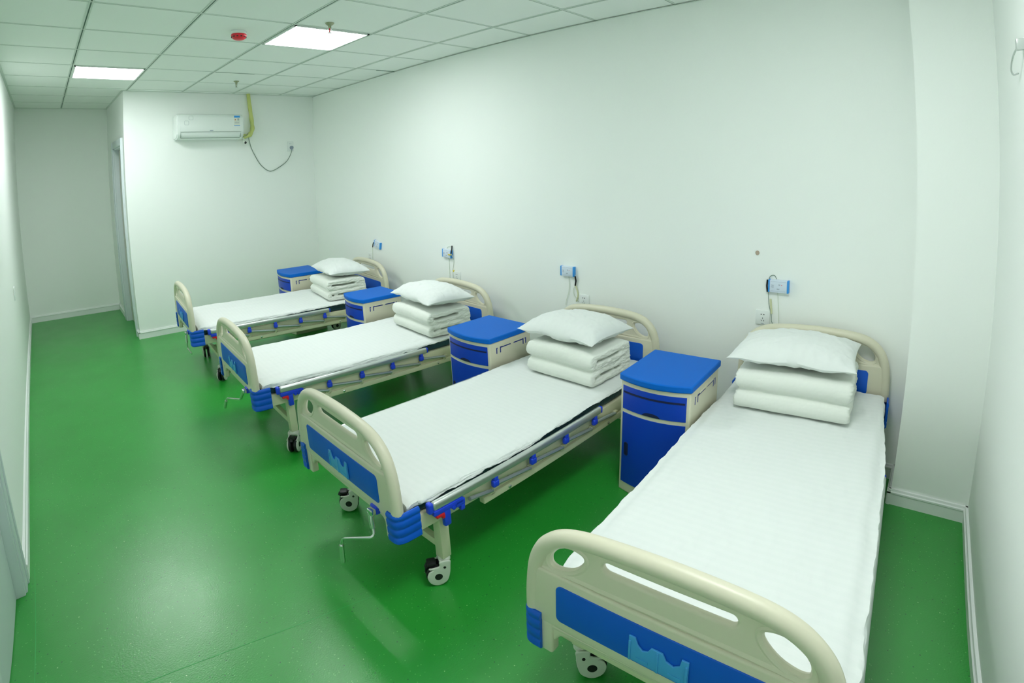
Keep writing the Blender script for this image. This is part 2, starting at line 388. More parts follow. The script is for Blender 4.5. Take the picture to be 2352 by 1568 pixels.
# ------------------------------------------------------------------ air conditioner and its pipes
root = empty('air_conditioner', 'white wall-mounted split air conditioner with blue-topped energy label', 'air conditioner', (1.49, AY, 2.125))
prof = [(.0, .0), (-.12, .0), (-.165, .018), (-.188, .055), (-.200, .085), (-.205, .13), (-.203, .235), (-.192, .262), (-.165, .278), (0, .28)]
hw = .39
def acshell(bm, x0, x1, inset=0.0, prof=prof):
    A = [bm.verts.new((x0, p[0] + inset, p[1])) for p in prof]; B = [bm.verts.new((x1, p[0] + inset, p[1])) for p in prof]
    n = len(prof)
    for i in range(n): bm.faces.new((A[i], A[(i + 1) % n], B[(i + 1) % n], B[i]))
    bm.faces.new(A[::-1]); bm.faces.new(B)
bm = NB(); acshell(bm, -hw + .03, hw - .03); obj('body', bm, M['acwhite'], root)
for s in (-1, 1):
    bm = NB(); P_ = [(p[0] * .985, p[1] + (.002 if p[1] < .1 else -.002)) for p in prof]
    xs = sorted((s * (hw - .0305), s * hw)); acshell(bm, xs[0], xs[1], prof=P_)
    bmesh.ops.bevel(bm, geom=[e_ for e_ in bm.edges if abs(e_.verts[0].co.x - s * hw) < 1e-4 and abs(e_.verts[1].co.x - s * hw) < 1e-4], offset=.012, segments=3, affect='EDGES')
    obj('end_cap', bm, M['acwhite'], root)
bm = NB(); pr = [(-.1225, -.0008), (-.1665, .017), (-.1895, .053), (-.196, .075), (-.190, .075), (-.120, .01)]
acshell(bm, -hw + .045, hw - .045, prof=pr); obj('louver', bm, M['acwhite'], root)
bm = NB(); box(bm, -hw + .04, hw - .04, -.203, -.195, .0785, .0815); box(bm, -hw + .045, hw - .045, -.169, -.16, .0145, .0185)
box(bm, -hw + .0415, -hw + .044, -.194, -.16, .02, .078); box(bm, hw - .044, hw - .0415, -.194, -.16, .02, .078); obj('louver_gap', bm, M['cordgrey'], root)
bm = NB(); yl = -.2052
def plate(bm, x0, x1, z0, z1, y, t=.0006, mi=0): box(bm, x0, x1, y - t, y, z0, z1, mi=mi)
plate(bm, .268, .338, .145, .262, yl + .001, .002); lab = obj('energy_label', bm, M['labelwhite'], root, smooth=False)
bm = NB(); plate(bm, .268, .338, .240, .262, yl - .001); obj('label_band', bm, M['unitblue'], lab, smooth=False)
bm = NB(); plate(bm, .268, .338, .145, .152, yl - .001); obj('label_band', bm, M['unitblue'], lab, smooth=False)
bm = NB(); plate(bm, .276, .290, .208, .216, yl - .001); plate(bm, .278, .286, .216, .224, yl - .001); obj('label_arrow', bm, M['labelred'], lab, smooth=False)
bm = NB()
for z in (.226, .220, .214, .208): plate(bm, .308, .328, z, z + .0035, yl - .001)
for z in (.190, .182, .174): plate(bm, .276, .330, z, z + .002, yl - .001)
obj('label_print', bm, M['print'], lab, smooth=False)
bm = NB()   # blurred wordmark under the middle
x = -.018
for k, wd in enumerate((.006, .005, .006, .004, .006, .006)): plate(bm, x, x + wd * .75, .092, .098, yl + .004, .006); x += wd + .0012
obj('wordmark', bm, M['print'], root, smooth=False)
bm = NB()   # two faint square outlines near the left end
for cx_, cz in ((-.232, .232), (-.282, .178)):
    lp = [(cx_ + p[0], yl - .0005, cz + p[1]) for p in rrect(-.024, .024, -.022, .022, .01, 4)]; tube(bm, lp, .0012, 6, closed=True)
obj('display_outline', bm, M['rodgrey'], root)

bm = NB()
pp = smoothpath([(1.995, AY - .035, H - .002), (2.005, AY - .04, 2.56), (2.02, AY - .045, 2.44), (2.035, AY - .045, 2.32), (2.035, AY - .05, 2.24), (2.0, AY - .05, 2.18), (1.93, AY - .055, 2.16), (1.885, AY - .06, 2.165)], 6)
rr = [.022 + .006 * math.sin(i * .9) * (i / len(pp)) + .006 * (i / len(pp)) for i in range(len(pp))]
tube(bm, pp, rr, 12)
o = obj('refrigerant_pipe', bm, M['pvcyellow']); tag(o, 'yellow-green wrapped pipe running from ceiling to the air conditioner', 'pipe')
bm = NB(); tube(bm, smoothpath([(1.87, AY - .1, 2.145), (1.905, AY - .11, 2.13), (1.905, AY - .11, 2.10), (1.92, AY - .11, 2.085)], 5), .009, 10)
tag(obj('drain_hose', bm, M['cordwhite']), 'short drain hose stub under the right end of the air conditioner', 'hose')
bm = NB(); cyl(bm, (1.918, AY - .11, 2.095), (1.93, AY - .11, 2.075), .014, 12); tag(obj('hose_end', bm, M['black'], [x for x in bpy.data.objects if x.name == 'drain_hose'][0]), 'black hose end')
bm = NB(); tube(bm, smoothpath([(1.885, AY - .12, 2.15), (1.93, AY - .12, 2.165), (1.965, AY - .10, 2.19)], 5), .006, 8)
tag(obj('copper_stub', bm, M['brass']), 'short brown pipe stub crossing the yellow pipe by the air conditioner', 'pipe')

# power cord, plug and its socket
root = empty('wall_socket', 'white socket high on the wall right of the air conditioner', 'socket', (2.555, AY, 2.035))
bm = NB(); box(bm, -.043, .043, -.009, -.0005, -.06, .06, .003); obj('faceplate', bm, M['white'], root)
bm = NB(); plate(bm, -.012, -.006, .03, .036, -.009, .001); plate(bm, .004, .01, .03, .036, -.009, .001); obj('socket_holes', bm, M['print'], root, smooth=False)
root = empty('power_cord', 'grey power cord drooping from the air conditioner to its plug', 'cord', (2.0, AY, 2.1))
bm = NB()
cp = smoothpath([(1.995, AY - .02, 2.16), (2.02, AY - .02, 2.05), (2.065, AY - .015, 1.95), (2.14, AY - .01, 1.83), (2.23, AY - .008, 1.755), (2.30, AY - .008, 1.745), (2.40, AY - .01, 1.79), (2.49, AY - .012, 1.85), (2.545, AY - .02, 1.93), (2.563, AY - .03, 1.995)], 8)
cp = [p - Vector(root.location) for p in cp]; tube(bm, cp, .0048, 8); obj('cord', bm, M['cordgrey'], root)
bm = NB(); lathe(bm, [(.008, -.045), (.02, -.04), (.022, -.012), (.018, -.0095)], (2.563 - 2.0, 0, 2.02 - 2.1), axis='y', n=16); tube(bm, [(.563, -.03, -.09), (.563, -.03, -.115)], .008, 8); obj('plug', bm, M['print'], root)

# switches
bm = NB(); box(bm, LX + .0005, LX + .009, 2.20, 2.286, .775, .88, .002); sw = obj('wall_switch', bm, M['white']); tag(sw, 'white switch plate on the left wall', 'switch')
bm = NB(); box(bm, AX - .009, AX - .0005, 4.20, 4.286, 1.26, 1.35, .002); sw = obj('wall_switch', bm, M['white']); tag(sw, 'small switch plate beyond the grey door frame', 'switch')
# torn plaster spot
bm = NB(); yy, zz = -2.263, 1.183; x = RX(yy)
lathe(bm, [(.013, -.003), (.010, -.005), (.004, -.006)], (x + .001, yy, zz), axis='x', n=9); box(bm, x - .006, x - .001, yy - .006, yy + .005, zz - .012, zz + .010)
tag(obj('wall_anchor', bm, M['brown']), 'small brown broken anchor spot in the white wall above the foremost bed', 'wall anchor')
# bent hook at the picture's right edge
bm = NB(); tube(bm, smoothpath([(1.775, NY + .02, 2.045), (1.80, NY + .03, 2.02), (1.85, NY + .03, 1.99), (1.885, NY + .02, 1.975), (1.905, NY + .003, 1.98)], 6), .003, 8)
box(bm, 1.755, 1.785, NY + .001, NY + .024, 2.035, 2.07, .003); tag(obj('wall_hook', bm, M['alu']), 'bent grey bracket on the near wall at the picture edge', 'hook')

# ------------------------------------------------------------------ sockets and call units above the beds
def socket(y, z, label):
    root = empty('wall_socket', label, 'socket', (RX(y), y, z), rz=-.025, group='sockets above the beds')
    bm = NB(); box(bm, -.009, -.0005, -.043, .043, -.043, .043, .003); obj('faceplate', bm, M['white'], root)
    bm = NB()
    def hole(y0, z0, w_, h_, rot=0):
        c, s = math.cos(rot), math.sin(rot)
        vs = [bm.verts.new((-.0094, y0 + (a * w_ * c - b * h_ * s), z0 + (a * w_ * s + b * h_ * c))) for a, b in ((-.5, -.5), (.5, -.5), (.5, .5), (-.5, .5))]
        bm.faces.new(vs)
    hole(.009, .018, .007, .0055); hole(-.007, .018, .007, .0055); hole(0, -.004, .003, .009); hole(.007, -.018, .003, .009, -.6); hole(-.007, -.018, .003, .009, .6)
    obj('socket_holes', bm, M['dark'], root, smooth=False)
    bm = NB(); plate_x = -.0094
    vs = [bm.verts.new((plate_x, a, b)) for a, b in ((-.009, -.036), (.009, -.036), (.009, -.033), (-.009, -.033))]; bm.faces.new(vs); obj('maker_mark', bm, M['print'], root, smooth=False)
    return root
def unit(y, z, label, cord, tilt=0):
    root = empty('call_unit', label, 'call unit', (RX(y), y, z), rz=-.025, group='call units above the beds'); root.rotation_euler[0] = tilt
    bm = NB(); box(bm, -.026, -.0005, -.051, .051, -.036, .036, .004); cs = obj('case', bm, M['unitface'], root)
    for s in (-1, 1):
        bm = NB(); box(bm, -.027, -.001, min(s * .0505, s * .060), max(s * .0505, s * .060), -.036, .036, .003); obj('end_strip', bm, M['unitblue'], root)
    bm = NB()
    def P(y0, y1, z0, z1, t=.0004): box(bm, -.0262 - t, -.0262, y0, y1, z0, z1)
    for k in range(4): P(.026, .042 - .003 * (k % 2), .006 - k * .0045, .0075 - k * .0045)
    P(-.012, -.001, .010, .012); P(-.012, -.002, .006, .008); P(-.008, .008, -.014, -.012); P(-.006, .007, -.018, -.016)
    P(-.045, .045, .0265, .0272); P(-.045, .045, -.0272, -.0265)
    obj('small_print', bm, M['print'], root, smooth=False)
    bm = NB(); lathe(bm, [(.0022, -.0275), (.0022, -.026)], (0, -.020, .009), axis='x', n=10); obj('indicator_light', bm, M['red'], root)
    return root
YS = {1: -2.40, 3: -.885, 2: .442, 4: 1.612}
ZS = {1: 1.005, 3: .955, 2: .957, 4: .925}
WHERE = {1: 'foremost bed', 3: 'second bed', 2: 'third bed', 4: 'farthest bed'}
UL = {1: 'blue-ended white call unit above the foremost bed, nearest the pillar', 3: 'blue-ended white call unit above the second bed from the front',
      2: 'blue-ended white call unit with yellow tape, above the third bed from the front', 4: 'tilted blue-ended call unit above the farthest bed'}
for k in (1, 3, 2, 4): unit(YS[k], ZS[k], UL[k], None, tilt=(.22 if k == 4 else (.04 if k == 2 else 0)))
socket(-2.311, .812, 'white five-hole socket just above the foremost headboard')
socket(-1.02, .755, 'white five-hole socket beside the second headboard from the front')
socket(.338, .765, 'white five-hole socket by the yellow-taped cord above the third headboard')
socket(1.80, .775, 'white socket half hidden behind the farthest headboard')

def cord(name, label, pts, rad, m, cat='cord', parent=None):
    bm = NB(); tube(bm, smoothpath(pts, 7), rad, 8); o = obj(name, bm, m, parent)
    if parent is None: tag(o, label, cat, 'thin cords hanging by the call units')
    return o
def W(y, z, d=.006): return (RX(y) - d, y, z)
# foremost
c1 = cord('unit_cord', 'pale cord looping left of the call unit above the foremost bed', [W(-2.385, 1.043, .012), W(-2.37, 1.062), W(-2.345, 1.055), W(-2.338, 1.02), W(-2.338, .96), W(-2.345, .89), W(-2.361, .83), W(-2.365, .795), W(-2.385, .765)], .0018, M['cordgrey'])
bm = NB(); tube(bm, [W(-2.330, 1.035, .008), W(-2.328, 1.0, .010), W(-2.332, .965, .008)], .0052, 8); obj('black_sleeve', bm, M['black'], c1)
bm = NB(); tube(bm, smoothpath([W(-2.352, .925), W(-2.358, .88, .008), W(-2.362, .84)], 5), .0060, 8); obj('cream_tie', bm, M['cordcream'], c1)
cord('pull_cord', 'thin straight cord hanging under the call unit above the foremost bed', [W(-2.392, .97), W(-2.402, .88), W(-2.407, .80), W(-2.41, .70)], .0022, M['cordwhite'])
# second
c3 = cord('unit_cord', 'bundled cream cord right of the call unit above the second bed', [W(-.944, .935, .012), W(-.950, .90), W(-.946, .86), W(-.925, .82), W(-.935, .78), W(-.962, .755), W(-.975, .74)], .0022, M['cordwhite'])
bm = NB(); tube(bm, [W(-.953, .925, .02), W(-.953, .89, .012), W(-.944, .855, .008)], .0058, 8); obj('black_sleeve', bm, M['black'], c3)
bm = NB(); tube(bm, smoothpath([W(-.944, .855), W(-.965, .81, .008), W(-.965, .77, .008), W(-.95, .74)], 5), .0045, 8); obj('cream_tie', bm, M['cordcream'], c3)
cord('pull_cord', 'thin curved cord hanging under the call unit above the second bed', [W(-.885, .92), W(-.89, .86), W(-.884, .80), W(-.865, .745), W(-.855, .70)], .0022, M['cordwhite'])
# third
c2 = cord('unit_cord', 'cord with yellow tape right of the call unit above the third bed', [W(.45, 1.000, .01), W(.445, 1.012), W(.42, 1.02), W(.385, 1.015), W(.374, .98, .03), W(.370, .90), W(.388, .82), W(.392, .76), W(.394, .73)], .0022, M['cordwhite'])
bm = NB(); tube(bm, [W(.382, 1.03, .008), W(.3725, 1.0, .02), W(.3725, .965, .032)], .0058, 8); obj('black_sleeve', bm, M['black'], c2)
bm = NB(); box(bm, RX(.39) - .038, RX(.39) - .0295, .368, .41, .950, .958, .002); obj('yellow_tape', bm, M['yellow'], c2); bm = NB(); box(bm, RX(.38) - .012, RX(.38) - .002, .370, .386, .80, .815, .002); obj('yellow_tape', bm, M['yellow'], c2)
cord('pull_cord', 'thin straight cord hanging under the call unit above the third bed', [W(.435, .92), W(.434, .82), W(.437, .72)], .0022, M['cordwhite'])
c4 = cord('unit_cord', 'cord bowing left of the tilted call unit above the farthest bed', [W(1.665, .95), W(1.70, .945), W(1.73, .91), W(1.74, .86), W(1.745, .80), W(1.745, .74)], .0024, M['cordwhite'])
bm = NB(); tube(bm, smoothpath([W(1.69, .948), W(1.72, .925), W(1.735, .885)], 4), .0050, 8); obj('black_sleeve', bm, M['black'], c4)

# ------------------------------------------------------------------ hospital bed (origin: foot end on the floor, x to the head, y away from the camera)
BL, HWB = 1.958, .393
def board(root, name, x, sgn):
    """sgn=-1: its outer side looks to -x (foot end)"""
    top = [(.0, .800), (.14, .795), (.24, .783), (.305, .758), (.350, .715), (.374, .66), (.384, .60), (.389, .53), (.389, .46)]
    path = [(-a, b) for a, b in top[::-1]] + top[1:]
    ps = smoothpath([(a, b, 0) for a, b in path], 5)
    # thin upper web with the three openings
    out = [(p.x, p.y) for p in ps] + [(.389, .345), (.345, .335), (.325, .34), (.318, .385), (.295, .415), (.26, .425), (0, .432), (-.26, .425), (-.295, .415), (-.318, .385), (-.325, .34), (-.345, .335), (-.389, .345)]
    def hole(s): return [(p.x, p.y) for p in smoothpath([(s * a, b, 0) for a, b in ((.222, .748), (.262, .757), (.305, .742), (.334, .705), (.337, .668), (.312, .652), (.268, .662), (.232, .690), (.214, .722))], 4, closed=True)]
    slot = [(p[0], p[1]) for p in rrect(-.168, .168, .722, .752, .0145, 5)]
    bm = slab_mesh([out, hole(1), hole(-1), slot], .022, .0095, x0=x)
    # round rim tube
    tube(bm, [(x, p.x, p.y) for p in ps], .025, 14)
    # lips round the openings
    for lp in (hole(1), hole(-1)): tube(bm, [(x, a, b) for a, b in lp], .0125, 8, closed=True)
    # thicker lower body with its ledge
    low = [(p[0], p[1]) for p in rrect(-.385, .385, .452, .646, .03, 6)]
    low = [(a, b + .012 * (1 - (a / .385) ** 2)) for a, b in low]
    lb = []
    for i, p in enumerate(low):
        q = low[(i + 1) % len(low)]; n = max(1, int(math.dist(p, q) / .04))
        for k in range(n): lb.append((p[0] + (q[0] - p[0]) * k / n, (p[1] + (q[1] - p[1]) * k / n)))
    join(bm, slab_mesh([lb], .040, .008, x0=x))
    tube(bm, smoothpath([(x, .38, .438), (x, .30, .446), (x, 0, .452), (x, -.30, .446), (x, -.38, .438)], 6), .0155, 8)
    tube(bm, smoothpath([(x, .37, .640), (x, .25, .652), (x, 0, .657), (x, -.25, .652), (x, -.37, .640)], 6), .015, 8)
    # legs of the board
    for s in (-1, 1):
        box(bm, x - .018, x + .018, min(s * .318, s * .392), max(s * .318, s * .392), .338, .47, .008, 3)
    b = obj(name, bm, M['cream'], root)
    for sx in ((sgn,) if sgn < 0 else (-1, 1)):
        pl = [(a, z + .014 * (1 - (a / .3) ** 2)) for a, z in rrect(-.302, .302, .487, .616, .018, 5)]
        lp = []
        for i, p in enumerate(pl):
            q = pl[(i + 1) % len(pl)]; n = max(1, int(math.dist(p, q) / .04))
            for k in range(n):
                a = p[0] + (q[0] - p[0]) * k / n; lp.append((a, p[1] + (q[1] - p[1]) * k / n))
        bm = slab_mesh([lp], .005, .002, x0=x + sx * .0205); obj('blue_panel', bm, M['blue'], b)
    if sgn < 0:
        # clear blue card pocket
        prof = [(a, b + .012) for a, b in ((-.078, .487), (.078, .487), (.078, .566), (.060, .566), (.054, .545), (.040, .533), (.026, .540), (.018, .556), (-.012, .556), (-.022, .536), (-.040, .530), (-.056, .543), (-.060, .566), (-.078, .566))]
        bm = slab_mesh([prof], .006, .0015, x0=x - .0262)
        for yy in (-.074, 0, .074): box(bm, x - .032, x - .024, yy - .003, yy + .003, .499, .564, .001)
        for yy in (-.045, .04): box(bm, x - .0305, x - .0295, yy - .016, yy + .016, .509, .517, mi=1)
        obj('card_pocket', bm, [M['pocket'], M['drawerblue']], b)
    return b
M['pocket'] = mat('clear_blue_pocket', (0.06, 0.33, 0.72), 0.25)

def bumper(root, sx, sy):
    """corner piece wrapping foot or head corner; sx -1 foot, sy side"""
    x0 = 0 if sx < 0 else BL
    # plan path: from face inwards -> round corner -> along the side
    pl = [(sx * .0305, .352), (sx * .0305, .385), (sx * .023, .405), (sx * .004, .4155), (-sx * .02, .4195), (-sx * .085, .4195)]
    pts = smoothpath([(a, b, 0) for a, b in pl], 5)
    bm = NB(); rows = []
    zs = [.345, .352] + [z for c in (.380, .418, .456) for z in (c - .006, c - .003, c + .003, c + .006)] + [.476, .484]
    offs = [-.006, 0] + [0, -.0024, -.0024, 0] * 3 + [0, -.006]
    for inner in (0, 1):
        grid = []
        for z, of in zip(zs, offs):
            row = []
            for i, p in enumerate(pts):
                d = (pts[min(i + 1, len(pts) - 1)] - pts[max(i - 1, 0)]).normalized(); n = Vector((d.y, -d.x, 0)) * (1 if sx < 0 else -1)
                n = n if n.dot(Vector((sx * 1.0, 1.0, 0))) > 0 else -n
                q = p + n * (of if not inner else -.012)
                row.append(bm.verts.new((x0 + q.x, sy * q.y, z)))
            grid.append(row)
        rows.append(grid)
    G, K = rows; nz, nn = len(zs), len(pts)
    for g in (G, K):
        for a in range(nz - 1):
            for b in range(nn - 1): bm.faces.new((g[a][b], g[a][b + 1], g[a + 1][b + 1], g[a + 1][b]))
    for b in range(nn - 1):
        bm.faces.new((G[0][b], G[0][b + 1], K[0][b + 1], K[0][b])); bm.faces.new((G[-1][b], G[-1][b + 1], K[-1][b + 1], K[-1][b]))
    for a in range(nz - 1):
        bm.faces.new((G[a][0], G[a + 1][0], K[a + 1][0], K[a][0])); bm.faces.new((G[a][-1], G[a + 1][-1], K[a + 1][-1], K[a][-1]))
    obj('corner_bumper', bm, M['blue'], root)

def caster(root, x, y, rz):
    e_ = bpy.data.objects.new('caster', None); COL.objects.link(e_); e_.parent = root; e_.location = (x, y, 0); e_.rotation_euler = (0, 0, rz)
    # local: wheel trails to -x
    c = Vector((-.035, 0, .052))
    bm = NB()
    for s in (-1, 1): lathe(bm, [(.040, s * .008), (.050, s * .010), (.052, s * .016), (.050, s * .024), (.040, s * .026)], c, axis='y', n=28)
    obj('wheel', bm, M['black'], e_)
    for s in (-1, 1):
        out = [(p.x, p.y) for p in smoothpath([(c.x - .048, c.z, 0), (c.x - .034, c.z - .034, 0), (c.x, c.z - .049, 0), (c.x + .035, c.z - .033, 0), (c.x + .050, c.z + .006, 0), (.020, .104, 0), (.018, .128, 0), (-.026, .128, 0), (-.030, .104, 0), (-.074, .098, 0), (-.056, .090, 0), (c.x - .038, c.z + .028, 0)], 4, closed=True)]
        bm = slab_mesh([out], .010, .004, x0=s * .031, perm='xz'); cv = obj('wheel_cover', bm, M['castgrey'], e_)
        bm = NB(); lathe(bm, [(.017, 0), (.017, .0015), (.013, .002)] if s < 0 else [(.017, -.0015), (.017, 0), (.013, .0)], Vector((c.x, s * .0365, c.z)), axis='y', n=20)
        obj('hub_cap', bm, M['black'], cv)
        bm = NB(); lathe(bm, [(.006, -.001), (.006, .001)], Vector((-.006, s * .0365, .098)), axis='y', n=12); obj('axle_pin', bm, M['black'], cv)
    bm = NB(); lathe(bm, [(.020, .112), (.027, .118), (.027, .128), (.022, .134), (.010, .138)], (0, 0, 0), n=24); box(bm, -.026, .018, -.034, .034, .110, .126, .004); obj('swivel_housing', bm, M['castgrey'], e_)
    bm = NB(); box(bm, -.078, -.038, -.022, .022, .100, .118, .006); tube(bm, [(-.072, 0, .106), (-.080, 0, .090)], .011, 8); obj('brake_pedal', bm, M['black'], e_)

def side_rail(root, s, dz=0.0):
    r_ = bpy.data.objects.new('guard_rail', None); COL.objects.link(r_); r_.parent = root; r_.location = (0, 0, dz)
    y = s * .424
    bm = NB(); box(bm, .138, 1.282, y - .013, y + .015, .436, .479, .013, 3)
    obj('top_bar', bm, M['alu'], r_)
    bm = NB(); box(bm, .116, .140, y - .0135, y + .0155, .432, .482, .008, 3); obj('bar_end', bm, M['clampblue'], r_); bm = NB(); box(bm, 1.280, 1.290, y - .012, y + .014, .438, .477, .006, 2); obj('bar_end', bm, M['clampblue'], r_)
    # latch housing
    bm = NB(); sy = y + s * .002
    def B(x0, x1, z0, z1, t=.013, bev=.005): box(bm, x0, x1, sy - t, sy + t, z0, z1, bev, 2)
    B(.138, .290, .414, .438, .012, .003); B(.188, .222, .338, .420, .012, .007); B(.252, .300, .400, .430, .012, .004); B(.276, .300, .372, .408, .012, .007)
    cyl(bm, (.238, sy - .015, .412), (.238, sy + .015, .412), .010, 14)
    obj('latch', bm, M['clampblue'], r_)
    bm = NB(); box(bm, .150, .190, sy - .012, sy + .012, .398, .413, .003); box(bm, .178, .192, sy - .012, sy + .012, .385, .407, .003); obj('release_lever', bm, M['red'], r_)
    for k in range(4):
        x = .487 + .248 * k
        bm = NB(); box(bm, x - .020, x + .016, sy - .012, sy + .012, .388, .424, .008, 3); box(bm, x - .014, x + .010, sy - .010, sy + .010, .416, .442, .003); obj('clamp', bm, M['clampblue'], r_)
    for k in range(5):
        x = .487 + .248 * k + (.0 if k < 4 else -.02)
        bm = NB(); box(bm, x - .014, x + .014, s * .400 - .004, s * .400 + .004, .330, .374, .003); box(bm, x - .014, x + .014, min(s * .392, s * .416), max(s * .392, s * .416), .368, .374, .002)
        cyl(bm, (x, s * .402, .352), (x, s * .409, .352), .004, 10); obj('rail_bracket', bm, M['steel_cream'], r_)
        xa = .487 + .248 * (k - 1) if k else .325
        bm = NB(); 
        tube(bm, [(xa + .01, y, .398), (x - .006, s * .410, .362)], .0095, 8); obj('folding_arm', bm, M['rodgrey'], r_)

def crank(root, mode):
    bm = NB(); g = NB()
    if mode == 'down':
        pts = [(.045, -.250, .415), (-.025, -.262, .452), (-.045, -.266, .440), (-.05, -.270, .40), (-.055, -.284, .352), (-.07, -.282, .340), (-.11, -.135, .270), (-.115, -.12, .26)]
        tube(bm, pts[:2], .012, 10); tube(bm, smoothpath(pts[2:6], 4) + [Vector(pts[6]), Vector(pts[7]), Vector((-.12, -.11, .235)), Vector((-.122, -.108, .20))], .0065, 10)
        tube(bm, [(-.044, -.264, .44), (-.049, -.270, .405), (-.051, -.276, .375)], .011, 10)
        tube(g, [(-.1215, -.109, .225), (-.124, -.104, .135)], .0105, 12); box(bm, -.055, -.03, -.283, -.247, .432, .458, .005)
        j = NB(); box(j, -.03, .03, -.28, -.235, .425, .462, .006)
    elif mode == 'swung':
        tube(bm, [(.045, -.250, .415), (-.025, -.262, .452)], .012, 10); box(bm, -.055, -.03, -.283, -.247, .432, .458, .005)
        tube(bm, [(-.045, -.264, .445), (-.06, -.225, .385)], .010, 10)
        tube(bm, [(-.06, -.225, .385), (-.065, -.215, .375), (-.10, -.03, .325), (-.105, -.015, .315), (-.11, -.0, .29)], .0062, 10)
        tube(g, [(-.108, -.005, .300), (-.12, .015, .245)], .0098, 12)
        j = NB(); box(j, -.03, .03, -.28, -.235, .425, .462, .006)
    else:
        tube(bm, [(.045, -.250, .415), (-.025, -.262, .442)], .012, 10); box(bm, -.055, -.03, -.280, -.247, .425, .452, .005)
        tube(bm, [(-.045, -.262, .44), (-.048, -.262, .31), (-.048, -.262, .305), (-.044, -.345, .298), (-.04, -.41, .292)], .0065, 10)
        tube(g, [(-.045, -.262, .42), (-.048, -.262, .35)], .0105, 12)
        j = NB(); box(j, -.03, .03, -.28, -.235, .425, .462, .006)
    c = obj('crank_handle', bm, M['chrome'], root); obj('grip', g, M['chrome'], c); obj('crank_housing', j, M['clampblue'], root)

def make_bed():
    root = empty('hospital_bed', loc=(0, 0, 0))
    board(root, 'footboard', 0.0, -1); board(root, 'headboard', BL, 1)
    for sx in (-1, 1):
        for sy in (-1, 1): bumper(root, sx, sy)
    # frame: side beams, end beams, deck
    bm = NB()
    for s in (-1, 1): box(bm, .02, BL - .02, min(s * .366, s * .397), max(s * .366, s * .397), .350, .424, .004)
    for x in (.025, .70, 1.25, BL - .06): box(bm, x, x + .035, -.37, .37, .370, .418, .003)
    box(bm, .04, BL - .04, -.365, .365, .410, .422)
    obj('bed_frame', bm, M['steel_cream'], root)
    bm = NB()
    for s in (-1, 1): box(bm, .435, BL - .09, min(s * .372, s * .404), max(s * .372, s * .404), .306, .340, .003)
    for x in (.45, 1.80): box(bm, x, x + .03, -.39, .39, .308, .336, .003)
    for x in (.46, 1.0, 1.6):
        for s in (-1, 1): box(bm, x, x + .03, s * .385 - .01, s * .385 + .01, .33, .38, .002)
    for s in (-1, 1): box(bm, .435, BL - .09, s * .386 - .003, s * .386 + .003, .338, .376)
    obj('lower_frame', bm, M['steel_cream'], root)
    for s in (-1, 1):
        for x in (.594, 1.393):
            bm = NB(); lathe(bm, [(.009, 0), (.009, .004), (.005, .007)] if s > 0 else [(.005, -.007), (.009, -.004), (.009, 0)], (x, s * .404, .322), axis='y', n=12); obj('bolt', bm, M['chrome'], root)
    for x in (.215, BL - .24):
        for s in (-1, 1):
            bm = NB(); box(bm, x - .024, x + .024, s * .368 - .024, s * .368 + .024, .136, .378, .004); obj('leg', bm, M['steel_cream'], root)
        bm = NB(); box(bm, x - .016, x + .016, -.346, .346, .178, .214, .003); box(bm, x - .016, x + .016, -.346, .346, .352, .376, .002); obj('leg_crossbar', bm, M['steel_cream'], root)
    bm = NB(); box(bm, .235, BL - .26, -.015, .015, .18, .21, .003); cyl(bm, (.03, -.245, .40), (1.2, -.245, .35), .012); obj('drive_shaft', bm, M['steel_cream'], root)
    return root

BEDS = {  # F, Y, angle, scale
    1: (.709, -2.735, .056, 1.001), 3: (.694, -1.301, -.012, .970), 2: (.760, .214, -.046, .963), 4: (.789, 1.737, -.068, .973)}
BLAB = {1: 'cream and blue hospital bed nearest the camera, on the right by the pillar', 3: 'cream and blue hospital bed, second from the front, crank handle hanging down',
        2: 'cream and blue hospital bed, third from the front, between two bedside cabinets', 4: 'cream and blue hospital bed farthest from the camera, below the air conditioner'}
CAST = {1: {(0, 1): 2.21, (0, -1): 0, (1, 1): 0, (1, -1): 1.2}, 3: {(0, 1): -.6, (0, -1): -.5, (1, 1): .5, (1, -1): 2.6},
        2: {(0, 1): 3.45, (0, -1): .9, (1, 1): .1, (1, -1): .8}, 4: {(0, 1): 1.45, (0, -1): 1.0, (1, 1): 0, (1, -1): .4}}
CR = {1: 'down', 3: 'down', 2: 'swung', 4: 'flat'}
proto = make_bed()
beds = {}
ids = (1, 3, 2, 4)
for n_, k in enumerate(ids): beds[k] = proto if n_ == 0 else copy_tree(proto)
for k in ids:
    b = beds[k]; F, Y, A, S = BEDS[k]
    b.location = (F, Y, 0); b.rotation_euler = (0, 0, A); b.scale = (S, S, S)
    tag(b, BLAB[k], 'bed', 'hospital beds in a row')
    for (hx, s), rz in CAST[k].items(): caster(b, .215 if hx == 0 else BL - .24, s * .368, rz)
    for s in (-1, 1): side_rail(b, s, -.050 if k == 1 else 0)
    crank(b, CR[k])

def bedpoint_empty(k, name, label, cat, group, loc=(0, 0, 0)):
    F, Y, A, S = BEDS[k]; c, s = math.cos(A), math.sin(A)
    o = empty(name, label, cat, (F + S * (loc[0] * c - loc[1] * s), Y + S * (loc[0] * s + loc[1] * c), S * loc[2]), A, S, group); return o
def put(o, k, loc=(0, 0, 0)):
    F, Y, A, S = BEDS[k]; c, s = math.cos(A), math.sin(A)
    o.location = (F + S * (loc[0] * c - loc[1] * s), Y + S * (loc[0] * s + loc[1] * c), S * loc[2]); o.rotation_euler = (0, 0, A); o.scale = (S, S, S)

def fbm(x, y, z, o=3): 
    return noise.fractal(Vector((x, y, z)), .6, 2.1, o)

